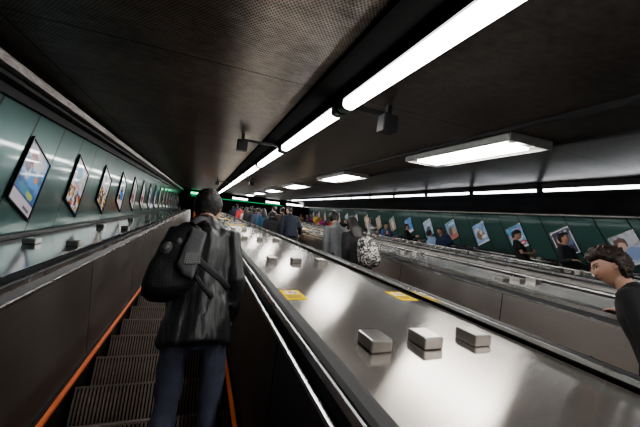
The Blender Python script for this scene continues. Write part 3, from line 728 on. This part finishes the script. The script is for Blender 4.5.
FIG = {}
def figure(key, h=1.0, build=1.0, turn=(0, 0, 0), lean=0.0, hairstyle='short', voxel=.016, garment='jacket', hem=.80,
           armL=None, armR=None, handL=None, handR=None, legs=None, coat_flare=0, detail=False, lowonly=False, hood=False, folds=.006, headfwd=.02,
           short_sleeve=False, skirt=False, neckopen=0, seed=0, skin=SKIN, curlL=.6, curlR=.6, puff=1.0):
    """returns dict of baked meshes; local frame x right, y forward, z up, feet at z=0"""
    V = Vector
    def L(z): return lean*max(0, (z-.9))           # forward lean
    def P(x, y, z): return V((x*h, (y+L(z))*h, z*h))
    R = Euler((turn[0], turn[1], turn[2]), 'XYZ').to_matrix()
    hc = P(0, headfwd, 1.632)
    sh = .185*build
    if armL is None: armL = [(-.235*build, .0, 1.15), (-.25*build, .06, .90)]
    if armR is None: armR = [(.235*build, .0, 1.15), (.25*build, .06, .90)]
    def jt(p): return V((p[0]*h, p[1]*h, p[2]*h)) if len(p) == 3 else V(p[:3])
    SL, SR = P(-sh, 0, 1.415), P(sh, 0, 1.415)
    EL, WL = jt(armL[0]), jt(armL[1]); ER, WR_ = jt(armR[0]), jt(armR[1])
    legs = legs or [(-.10, .02, .93), (-.11, .04, .50), (-.12, .0, .09), (.10, .02, .93), (.11, .04, .50), (.12, .0, .09)]
    lg = [V(p)*h for p in legs]
    # body -----------------------------------------------------------
    b = MB()
    head_mesh(b, hc, R, sc=h, seg=48 if detail else 28, rings=44 if detail else 22)
    b.tube([P(0, -.005, 1.44), P(0, 0, 1.50), hc+R@V((0, -.018, -.07))*h], [.062*h, .054*h, .052*h])
    b.tube([P(0, 0, .92), P(0, 0, 1.1), P(0, 0, 1.3), P(0, -.005, 1.43)], [(.13*h*build, .09*h), (.12*h*build, .085*h), (.14*h*build, .09*h), (.11*h*build, .06*h)])
    for A, E_, W_, hd, sd, cu in ((SL, EL, WL, handL, 1, curlL), (SR, ER, WR_, handR, -1, curlR)):
        b.tube([A.lerp(P(0, 0, 1.38), .3), A, E_, W_], [.045*h, .044*h, .036*h, .026*h], seg=10)
        dirn = (W_-E_).normalized()
        if hd is None: dd, pl = dirn, V((-1 if sd < 0 else 1, .1, 0))
        else: dd, pl = V(hd[0]), V(hd[1])
        hand(b, W_+dd.normalized()*.01, dd, pl, side=sd, curl=cu, sc=h)
    for k in (0, 3): b.tube([lg[k], lg[k+1], lg[k+2]], [.055*h, .044*h, .034*h], seg=10)
    body = bake(b, key+'_body', [M['skin']], voxel if not detail else .0055, 1)
    paint_body(body, hc, R, h, skin=skin, detail=detail or voxel < .013)
    # hair -----------------------------------------------------------
    b = MB(); hair_mesh(b, hc, R, hairstyle, sc=h, seed=seed, seg=72 if detail else 32, rings=56 if detail else 24)
    hair = b.mesh(key+'_hair', M['hair_black'], smooth=True) if hairstyle != 'long' else bake(b, key+'_hair', [M['hair_black']], .012, 2)
    # top ------------------------------------------------------------
    b = MB(); w = build
    f = coat_flare; pf = puff
    b.tube([P(0, .0, hem), P(0, 0, hem+.1), P(0, 0, 1.03), P(0, 0, 1.16), P(0, .0, 1.30), P(0, -.008, 1.40), P(0, -.015, 1.455)],
           [((.185+f)*h*w*pf, (.13+f*.8)*h*pf), ((.180+f*.8)*h*w*pf, (.13+f*.6)*h*pf), ((.168+f*.4)*h*w*pf, (.125+f*.3)*h*pf), ((.175+f*.2)*h*w*pf, .125*h*pf), (.19*h*w*pf, .128*h*pf), (.165*h*w, .105*h), (.085*h, .075*h)], seg=24, cap0=.12)
    for A, E_, W_ in ((SL, EL, WL), (SR, ER, WR_)):
        if short_sleeve:
            b.tube([A.lerp(P(0, 0, 1.38), .35), A, A.lerp(E_, .6)], [.075*h, .072*h, .062*h], seg=12)
        else:
            b.tube([A.lerp(P(0, 0, 1.38), .35), A, A.lerp(E_, .5), E_, E_.lerp(W_, .5), W_.lerp(E_, .04)], [.072*h, .066*h*pf, .063*h*pf, .060*h*pf, .054*h, .046*h], seg=14)
    if not neckopen:
        b.tube([P(0, -.01, 1.44), P(0, -.012, 1.475), P(0, -.014, 1.50)], [(.085*h, .08*h), (.072*h, .070*h), (.068*h, .064*h)], seg=16)
    if hood:
        b.tube([P(-.11, -.02, 1.46), P(-.07, -.10, 1.46), P(0, -.125, 1.45), P(.07, -.10, 1.46), P(.11, -.02, 1.46)], [.03*h, .042*h, .048*h, .042*h, .03*h], seg=12)
    top = bake(b, key+'_top', [M['dark']], voxel if not detail else .009, 3, (folds, (16, 16, 5)))
    # trousers ---------------------------------------------------------
    b = MB()
    b.tube([P(0, 0, .86), P(0, 0, .95), P(0, 0, 1.04)], [(.165*h*w, .12*h), (.165*h*w, .12*h), (.150*h*w, .11*h)], seg=18)
    for k in (0, 3):
        a, kn, an = lg[k], lg[k+1], lg[k+2]
        b.tube([a+V((0, 0, .02)), a.lerp(kn, .5), kn, kn.lerp(an, .5), an+V((0, 0, -.03*h))], [(.092*h*w, .105*h), (.078*h*w, .088*h), .067*h*w, .063*h*w, .063*h*w], seg=14)
    trs = bake(b, key+'_trousers', [M['dark']], voxel if not detail else .009, 2, (folds*.8, (14, 14, 9)))
    # shoes ------------------------------------------------------------
    shoes = []
    for k in (2, 5):
        b = MB(); a = lg[k]; zz = .045*h
        b.tube([V((a.x, a.y-.05*h, zz)), V((a.x, a.y+.03*h, zz)), V((a.x*1.05, a.y+.12*h, zz*.85)), V((a.x*1.08, a.y+.17*h, zz*.75))], [(.036*h, .044*h), (.042*h, .045*h), (.046*h, .036*h), (.036*h, .026*h)], ref=V((0, 0, 1)), seg=12)
        shoes.append(b.mesh(key+'_shoe', M['dark'], smooth=True))
    return dict(body=body, hair=hair, top=top, trousers=trs, shoes=shoes, topname=garment)

CL = {}
def cloth(c, rough=.85, bump=.25):
    k = tuple(c)+(rough,)
    if k not in CL: CL[k] = simple('cloth_%d' % len(CL), c, 0, rough, noise_amt=.25, nscale=20, bump=bump, bscale=350)
    return CL[k]
def setmat(o, m):
    o.material_slots[0].link = 'OBJECT'; o.material_slots[0].material = m
def person(fig, x, y, facing, label, top, trousers, hair='hair_black', group=None, scale=1.0, zoff=0.0, shoes=(.02, .02, .02), cap=None):
    t = thing('person', (x, y, tread(y)+.003+zoff), (0, 0, facing), label=label, cat='person', group=group)
    t.scale = (scale, scale, scale)
    obj('body', fig['body'], t)
    o = obj('hair', fig['hair'], t); setmat(o, M[hair])
    o = obj(fig['topname'], fig['top'], t); setmat(o, cloth(top) if isinstance(top, tuple) else top)
    o = obj('trousers', fig['trousers'], t); setmat(o, cloth(trousers))
    for s in fig['shoes']: o = obj('shoe', s, t); setmat(o, cloth(shoes, .5))
    if cap: 
        o = obj('cap', CAP, t, (0, .02, 1.632)); setmat(o, cloth(cap))
    return t
b = MB(); hair_mesh(b, Vector((0, 0, 0)), Matrix.Identity(3), 'short', sc=1.10, seed=3, seg=28, rings=20)
b.tube([Vector((0, .08, .07)), Vector((0, .13, .066)), Vector((0, .17, .058))], [(.065, .008), (.068, .008), (.05, .006)], ref=Vector((0, 0, 1)), seg=10)
CAP = b.mesh('cap', M['sticker_white'], smooth=True)

# --- the man with the shoulder bag (seen from behind)
mx, my = .035, 1.87
hero = figure('man', h=1.0, build=.83, turn=(-.05, 0, -.25), hairstyle='short', detail=True, hem=.80, coat_flare=.036, hood=False, folds=.012, voxel=.01, headfwd=.03,
              armL=[(-.22, -.02, 1.18), (-.18, .20, 1.10)], armR=[(.185, -.02, 1.14), (.185, .12, .96)], puff=1.0, curlR=.9,
              handR=((-.02, .8, -.3), (-1, 0, 0)), legs=[(-.090, .02, .93), (-.105, .05, .50), (-.11, .0, .09), (.090, .02, .93), (.098, .05, .50), (.09, .02, .09)])
jacket_m = simple('charcoal_jacket', (.030, .031, .032), 0, .42, noise_amt=.3, nscale=9, bump=.5, bscale=28, stretch=(1.5, 1.5, .5))
t = person(hero, mx, my, 0, 'man with short black hair seen from behind in charcoal jacket and navy trousers', jacket_m, (.075, .082, .125), 'hair_grey')

def pillow(outline, depth, yfront=0.0, both=True):
    """closed puffy shape from an x-z outline, thickness along y"""
    mb = MB(); n = len(outline)
    cx = sum(p[0] for p in outline)/n; cz = sum(p[1] for p in outline)/n
    rings = [(1.0, 0), (.985, .35), (.93, .68), (.80, .88), (.5, .98), (.2, 1.0)]
    vs = []
    for sgn in (-1, 1):
        for (k, d) in rings:
            if sgn == 1 and k == 1.0: continue
            for (x, z) in outline: vs.append((cx+(x-cx)*k, sgn*d*depth/2+yfront, cz+(z-cz)*k))
    R_ = len(rings); fs = []
    for r in range(R_-1):
        for i in range(n):
            j = (i+1) % n; fs.append((r*n+i, r*n+j, (r+1)*n+j, (r+1)*n+i))
    off = R_*n
    for i in range(n):
        j = (i+1) % n; fs.append((j, i, off+i, off+j))
    for r in range(R_-2):
        for i in range(n):
            j = (i+1) % n; a = off+r*n
            fs.append((a+j, a+i, a+n+i, a+n+j))
    fs.append(tuple((R_-1)*n+i for i in range(n))); fs.append(tuple(off+(R_-2)*n+i for i in range(n))[::-1])
    mb.add(vs, fs); return mb
def spline(pts, k=5):
    out = []; n = len(pts)
    for i in range(n):
        p0, p1, p2, p3 = [pts[(i+j) % n] for j in (-1, 0, 1, 2)]
        for a in range(k):
            t = a/k
            out.append(tuple(.5*((2*p1[c])+(-p0[c]+p2[c])*t+(2*p0[c]-5*p1[c]+4*p2[c]-p3[c])*t*t+(-p0[c]+3*p1[c]-3*p2[c]+p3[c])*t**3) for c in (0, 1)))
    return out
bagfab = simple('bag_black_nylon', (.012, .012, .013), 0, .6, noise_amt=.3, nscale=15, bump=.3, bscale=120)
baggrey = simple('bag_grey_flap', (.11, .11, .113), 0, .62, noise_amt=.25, nscale=18, bump=.3, bscale=150)
baglight = simple('bag_light_print', (.32, .33, .33), 0, .6)
tb = thing('shoulder_bag', (-.02, 1.70, .62), label='large black shoulder bag with grey flap slung across the man\'s back', cat='bag')
outline = spline([(-.215, -.165), (-.20, -.045), (-.16, .075), (-.10, .19), (-.03, .215), (.035, .17), (.045, .06), (.04, -.05), (.01, -.12), (-.06, -.185), (-.15, -.20)], 4)
mb_ = pillow(outline, .20); 
obj('bag_body', bake(mb_, 'bag_body', [bagfab], .008, 3, (.009, (9, 9, 9))), tb)
fl = [(-.020, .155), (.056, .130), (.040, .02), (.008, -.125), (-.040, -.105), (-.072, -.055), (-.045, .06)]
mb_ = pillow(fl, .05, -.105); obj('flap', bake(mb_, 'bag_flap', [baggrey], .006, 2, (.003, (14, 14, 14))), tb)['label'] = 'grey flap pocket'
b = MB()
for r in range(5):
    xx = -.036
    while xx < .022:
        ln = random.uniform(.004, .010); b.box(xx-.010+r*(-.002), xx-.010+ln-r*.002, -.1365, -.1345, -.002-.010*r, .004-.010*r); xx += ln+.003
o_ = obj('patch_print', b.mesh('patch_print', baglight), tb, (.012, .0, -.005), (0, -.12, 0))
b = MB(); b.box(-.030, .036, -.134, -.128, -.052, .012); obj('label_patch', b.mesh('label_patch', simple('patch_grey', (.16, .16, .16), 0, .6), bevel=.002), tb, (-.004, .0, -.005), (0, -.12, 0))
for (px, pz, rr) in ((-.125, .035, .026), (-.075, .072, .016)):
    b = MB(); b.tube([(px, -.080-rr*.3+(.0), pz), (px, -.088-rr*.3, pz)], [(rr, rr*1.4), (rr*.9, rr*1.3)], ref=Vector((.4, 0, 1)), seg=20)
    obj('mesh_vent', b.mesh('mesh_vent', simple('vent_mesh', (.13, .13, .13), .1, .5, noise_amt=.6, nscale=200)), tb, (0, -.01, 0))['label'] = 'round grey mesh vent'
b = MB()
b.tube([(.03, -.09, -.02), (.09, -.045, -.055), (.15, -.03, -.10), (.19, .02, -.13)], [(.017, .003)]*4, ref=Vector((0, 1, 0)), seg=8)
obj('strap', b.mesh('bag_strap', bagfab, smooth=True), tb); b = MB()
b.tube([(.02, -.07, -.09), (.06, -.05, -.14), (.11, -.02, -.19)], [(.012, .003)]*3, ref=Vector((0, 1, 0)), seg=8)
obj('strap', b.mesh('bag_strap', bagfab, smooth=True), tb); b = MB()
b.tube([(-.02, -.09, .19), (.02, -.02, .26), (.06, .06, .285), (.09, .14, .27)], [(.022, .004)]*4, ref=Vector((0, 1, 0)), seg=8)
obj('strap', b.mesh('bag_strap', bagfab, smooth=True), tb)

# --- the woman at the right edge
WY = 1.125
zt = tread(WY)
def loc_(px, py, X, Y):  # world -> local of a person without rotation
    return (px-X, py-Y)
face = .38                # turned a little to the left of straight up the escalator
wx = 2.51
hr = T(2.82, 1.40, -.455)
Rz = Matrix.Rotation(-face, 3, 'Z')
hw = Rz@Vector((hr.x-.02-wx, hr.y-.13-WY, hr.z-.055-zt))
hs = .940
wom = figure('woman', h=hs, build=1.06, turn=(.0, 0, .42), hairstyle='curly', detail=True, hem=.62, coat_flare=.02, folds=.005, voxel=.01, headfwd=.03, lean=.0, neckopen=1,
             armR=[(.30, .05, 1.12), (hw.x/hs, hw.y/hs, hw.z/hs)], armL=[(-.24, .02, 1.13), (-.24, .12, .90)],
             handR=(Rz@Vector((-.05, .86, .45)), Rz@Vector((0, .45, -.9))), curlR=.35, seed=5, skin=(.40, .235, .17))
tw = person(wom, wx, WY, face, 'woman with short curly brown hair and black coat holding the handrail', simple('black_coat', (.012, .012, .013), 0, .8, noise_amt=.3, bump=.3, bscale=200), (.02, .02, .022), 'hair_brown')
b = MB(); b.tube([(0, 0, 0), (.001, .001, .001)], [.0045, .0045], seg=8)
obj('earring', b.mesh('earring', M['chrome'], smooth=True), tw, Vector((-.075*hs, .125*hs, 1.595*hs)))
b = MB()
b.sweep([(-.13, -.09), (.13, -.09), (.15, .05), (.11, .09), (-.11, .09), (-.15, .05)], [(-.05, 0, (0, 1)), (.05, 0, (0, 1))])
hb = thing('handbag', (wx-.20, WY+.26, zt+.80), (0, 0, face), label='black patterned handbag hanging at the coat of the curly-haired woman', cat='bag')
obj('bag_body', b.mesh('handbag_body', pattern_mat('handbag_pattern', (.02, .02, .02), (.18, .18, .18), 26), bevel=.02), hb)
b = MB(); b.tube([(-.10, 0, .09), (-.09, 0, .19), (0, 0, .24), (.09, 0, .19), (.10, 0, .09)], [.008]*5, seg=8); obj('handle', b.mesh('handbag_handle', M['speaker'], smooth=True), hb)

# --- shared figures for the other riders
F = {}
F['back'] = figure('rider_back', turn=(-.1, 0, .1), voxel=.017, hem=.84)
F['slim'] = figure('rider_slim', turn=(-.1, 0, -.5), voxel=.015, hem=.84, build=.80)
F['back2'] = figure('rider_back_turned', turn=(0, 0, .7), voxel=.017, hem=.84, armR=[(.25, .02, 1.15), (.30, .22, 1.08)], build=.98)
F['long'] = figure('rider_long_hair', hairstyle='long', turn=(0, 0, -.2), voxel=.017, build=.88, h=.94, hem=.84, garment='coat')
F['puffy'] = figure('rider_puffy', turn=(0, 0, -.3), voxel=.017, build=1.05, hem=.80, puff=1.1, hood=True)
F['front'] = figure('rider_front', turn=(-.15, 0, .1), voxel=.012, hem=.88, garment='shirt', armR=[(.24, .03, 1.14), (.20, .28, 1.12)], armL=[(-.24, .0, 1.15), (-.12, .25, 1.05)])
F['front_w'] = figure('rider_front_woman', hairstyle='bob', turn=(-.1, 0, -.3), voxel=.012, build=.88, h=.93, hem=.84, garment='shirt', armR=[(.22, .03, 1.14), (.10, .24, 1.2)])
F['phone'] = figure('rider_phone', turn=(-.55, 0, .0), voxel=.010, hem=.90, garment='shirt', headfwd=.05, short_sleeve=True, build=1.02,
                    armR=[(.23, .03, 1.14), (.05, .21, 1.12)], armL=[(-.23, .03, 1.14), (-.06, .21, 1.10)], handR=((-.6, .3, .3), (0, -.3, 1)), handL=((.6, .3, .3), (0, -.3, 1)))
F['suit'] = figure('rider_suit', turn=(-.25, 0, .15), voxel=.010, hem=.84, garment='suit_jacket', lean=.16, build=1.02,
                   armR=[(.27, .05, 1.14), (.40, .26, 1.08)], armL=[(-.24, .06, 1.15), (-.22, .20, .95)], handR=((.1, .9, -.35), (0, -.3, -.95)), curlR=.5)
NAVY, BLK, GRY = (.02, .028, .06), (.013, .013, .014), (.13, .135, .14)
gb = 'riders going up the crowded escalator'
# pair on the second escalator
person(F['slim'], 2.10, 4.25, .0, 'person in plain light grey jacket beside the patterned backpack', (.17, .18, .185), BLK, group=gb)
person(F['long'], 2.22, 3.88, .05, 'long-haired person in black coat wearing the patterned backpack', BLK, BLK, group=gb, scale=1.03)
bp_ = thing('backpack', (2.26, 3.64, tread(3.88)+1.02), (0, 0, .15), label='black and white patterned backpack on the long-haired rider', cat='backpack')
bp_.scale = (.84, .84, .92)
pat = pattern_mat('backpack_pattern', (.02, .02, .022), (.55, .53, .5), 22)
ol = spline([(-.17, -.22), (-.19, -.02), (-.14, .19), (0, .25), (.13, .19), (.19, -.02), (.18, -.21), (0, -.26)], 4)
obj('bag_body', bake(pillow(ol, .22), 'backpack_body', [pat], .012, 2), bp_)
obj('front_pocket', bake(pillow([(x*.7, z*.5-.09) for x, z in ol], .08, -.11), 'backpack_pocket', [pat], .012, 2), bp_)
b = MB(); b.tube([(-.03, .06, .23), (-.02, .05, .28), (.02, .05, .28), (.03, .06, .23)], [.008]*4, seg=6)
obj('top_loop', b.mesh('backpack_loop', M['speaker'], smooth=True), bp_)
b = MB(); b.tube([(.09, .08, .2), (.09, .16, .25), (.12, .2, .2)], [(.02, .006)]*3, seg=6)
obj('strap', b.mesh('backpack_strap', M['speaker'], smooth=True), bp_)
b = MB(); b.tube([(-.09, .08, .2), (-.09, .16, .25), (-.12, .2, .2)], [(.02, .006)]*3, seg=6)
obj('strap', b.mesh('backpack_strap', M['speaker'], smooth=True), bp_)
crowd = [
 ('back2', 2.15, 6.95, 'rider in dark navy jacket standing apart below the crowd', (.010, .015, .028), BLK, 1.02),
 ('long', 2.40, 7.75, 'long-haired rider in beige coat next behind the navy jacket', (.42, .34, .24), BLK, .98),
 ('puffy', 1.95, 8.05, 'rider in black padded jacket left of the beige coat', (.02, .02, .024), NAVY, 1.0),
 ('back', 2.40, 8.55, 'rider in brown jacket behind the beige coat', (.09, .055, .04), BLK, 1.0),
 ('long', 1.90, 9.0, 'long-haired rider in blue and teal jacket', (.03, .10, .17), NAVY, 1.0),
 ('back2', 2.35, 9.4, 'rider in dark grey jacket in the middle of the crowd', (.05, .05, .055), BLK, 1.03),
 ('back', 1.90, 9.9, 'rider in slate blue jacket left side of the crowd', (.06, .08, .12), BLK, 1.0),
 ('long', 2.40, 10.4, 'long-haired rider in pink coat in the crowd', (.55, .16, .24), BLK, .97),
 ('puffy', 1.95, 10.9, 'rider in black hooded jacket left side of the crowd', BLK, BLK, 1.04),
 ('back2', 2.40, 11.5, 'rider in grey-blue coat right side of the crowd', (.10, .12, .16), NAVY, 1.0),
 ('back', 1.92, 12.1, 'rider in charcoal coat far up the left side', (.035, .035, .04), BLK, 1.05),
 ('puffy', 2.38, 12.7, 'rider in red padded jacket far up the escalator', (.50, .06, .07), BLK, 1.0),
 ('long', 1.95, 13.5, 'distant long-haired rider in white and pink top', (.65, .45, .48), BLK, 1.0),
 ('back', 2.38, 14.2, 'distant rider in dark green jacket', (.03, .07, .05), BLK, 1.03),
 ('back2', 1.95, 15.1, 'distant rider in bright red jacket', (.6, .08, .07), BLK, 1.0),
 ('back', 2.35, 16.0, 'distant rider in pale grey jacket', (.35, .36, .38), BLK, 1.03),
 ('puffy', 1.95, 17.0, 'very distant rider in dark blue padded jacket', NAVY, BLK, 1.05),
 ('long', 2.35, 18.1, 'very distant rider in white coat near the top', (.6, .6, .6), BLK, 1.03),
 ('back', 1.95, 19.3, 'very distant rider in black jacket nearest the top', BLK, BLK, 1.05),
]
for k, x, y, lab, top, tr, sc in crowd:
    person(F[k], x, y, random.uniform(-.25, .25), lab, top, tr, group=gb, scale=sc)
# the first escalator further up
ga = 'distant riders further up the nearest escalator'
for k, x, y, lab, top, sc in (('puffy', -.05, 13.0, 'distant rider in orange jacket ahead of the bag man', (.7, .2, .04), 1.0), ('back', .12, 15.0, 'distant rider in white shirt ahead of the orange jacket', (.6, .6, .6), 1.0)):
    person(F[k], x, y, 0, lab, top, BLK, group=ga, scale=sc)
# right escalator, coming down
gd = 'riders coming down beside the right wall'
FD = PI
person(F['suit'], 7.0, 3.85, FD+.10, 'man in dark suit with hand on rail before the violet poster', (.022, .024, .03), BLK, group=gd)
person(F['phone'], 6.90, 4.62, FD+.55, 'man in black short-sleeved shirt looking down at a phone', (.014, .013, .014), BLK, group=gd)
cp = thing('phone', (6.78, 4.33, tread(4.62)+1.17), (.5, 0, .5), label='small dark phone held by the man in short sleeves', cat='phone')
b = MB(); b.box(-.036, .036, -.07, .07, -.004, .004); obj('case', b.mesh('phone_case', M['speaker'], bevel=.003), cp)
b = MB(); b.box(-.032, .032, -.064, .064, .004, .0048); obj('screen', b.mesh('phone_screen', emissive('phone_glow', (.5, .6, .8), .6)), cp)
collar = MB(); collar.tube([(-.06, .04, 1.475), (0, .075, 1.45), (.06, .04, 1.475)], [.012]*3, seg=8)
for o in col.objects:
    if o.get('label') == 'man in black short-sleeved shirt looking down at a phone': obj('collar', collar.mesh('red_collar', M['sticker_red'], smooth=True), o)
rl = [
 ('front', 6.95, 6.83, FD-1.35, 'man in navy shirt facing the woman in light blue', (.02, .035, .09), 'hair_black', 1.0, None),
 ('front_w', 6.95, 7.33, FD+1.5, 'woman in light blue blouse facing the man in navy', (.30, .42, .58), 'hair_black', 1.03, None),
 ('front', 6.95, 8.35, FD+.6, 'dark-haired man in black shirt below the bright blue poster', (.015, .016, .018), 'hair_black', .98, None),
 ('front_w', 6.75, 9.28, FD+.3, 'short dark-haired rider in dark jacket beside blue shirt', (.03, .03, .05), 'hair_black', .90, None),
 ('front', 7.05, 9.70, FD, 'man in mid blue shirt standing behind a shorter rider', (.10, .20, .45), 'hair_brown', 1.0, None),
 ('front', 6.90, 10.6, FD+.5, 'rider wearing white shirt and white cap', (.75, .75, .75), 'hair_black', 1.0, (.75, .74, .72)),
 ('front_w', 6.85, 11.6, FD, 'rider in grey and pink top behind the white cap', (.30, .22, .26), 'hair_black', 1.0, None),
 ('front', 6.95, 12.9, FD, 'far rider in black top on right escalator', BLK, 'hair_black', 1.0, None),
 ('front_w', 6.80, 13.9, FD, 'far rider in orange-red top on right escalator', (.75, .17, .05), 'hair_brown', 1.03, None),
 ('front', 7.0, 14.5, FD, 'far rider in crimson top on right escalator', (.6, .07, .06), 'hair_black', 1.0, None),
 ('front_w', 6.85, 15.6, FD, 'far rider in magenta top on right escalator', (.55, .06, .32), 'hair_black', 1.05, None),
 ('front', 6.95, 16.6, FD, 'far rider in yellow top on right escalator', (.85, .55, .12), 'hair_brown', 1.03, None),
 ('front_w', 6.85, 17.4, FD, 'far rider in dark purple top on right escalator', (.15, .04, .15), 'hair_black', 1.05, None),
 ('front', 6.95, 18.4, FD, 'far rider in navy top near the escalator head', NAVY, 'hair_black', 1.0, None),
 ('front_w', 6.85, 19.4, FD, 'far rider in tan top near the escalator head', (.45, .28, .14), 'hair_black', 1.0, None),
]
for k, x, y, fc, lab, top, hr_, sc, cap in rl:
    person(F[k], x, y, fc, lab, top, BLK, hair=hr_, group=gd, scale=sc, cap=cap)

# ------------------------------------------------------------------ light, camera
sc = bpy.context.scene
w = bpy.data.worlds.new('world'); sc.world = w; w.use_nodes = True
w.node_tree.nodes['Background'].inputs[0].default_value = (.02, .022, .025, 1); w.node_tree.nodes['Background'].inputs[1].default_value = .3
def area(name, loc, rot, size, power, colr=(1, 1, 1)):
    l = bpy.data.lights.new(name, 'AREA'); l.shape = 'RECTANGLE'; l.size, l.size_y = size; l.energy = power; l.color = colr
    o = bpy.data.objects.new(name, l); col.objects.link(o); o.location = loc; o.rotation_euler = rot; return o
# landing hall ceiling lamps
area('landing_lamp', (3.3, 26, hz.z-.05), (0, 0, 0), (8, 4), 160, (1, .97, .92))

f = 315.0
i_ = Vector((203-320, 204-213.5, f)).normalized()
l_ = Vector((1160-320, 305-213.5, f)); l_ = (l_-i_*l_.dot(i_)).normalized()
n_ = i_.cross(l_).normalized()
if n_.y > 0: n_ = -n_
X, Y, Z = l_, i_*C30-n_*S30, i_*S30+n_*C30            # world axes in (right, down, forward)
Rm = Matrix(((X.x, -X.y, -X.z), (Y.x, -Y.y, -Y.z), (Z.x, -Z.y, -Z.z)))
cam = bpy.data.cameras.new('camera'); cam.lens = f/640*36; cam.sensor_width = 36; cam.sensor_fit = 'HORIZONTAL'; cam.clip_start = .02
co = bpy.data.objects.new('camera', cam); col.objects.link(co); co.matrix_world = Rm.to_4x4()
sc.camera = co
sc.view_settings.view_transform = 'AgX'
sc.view_settings.look = 'AgX - Medium High Contrast'
sc.view_settings.exposure = 0.0
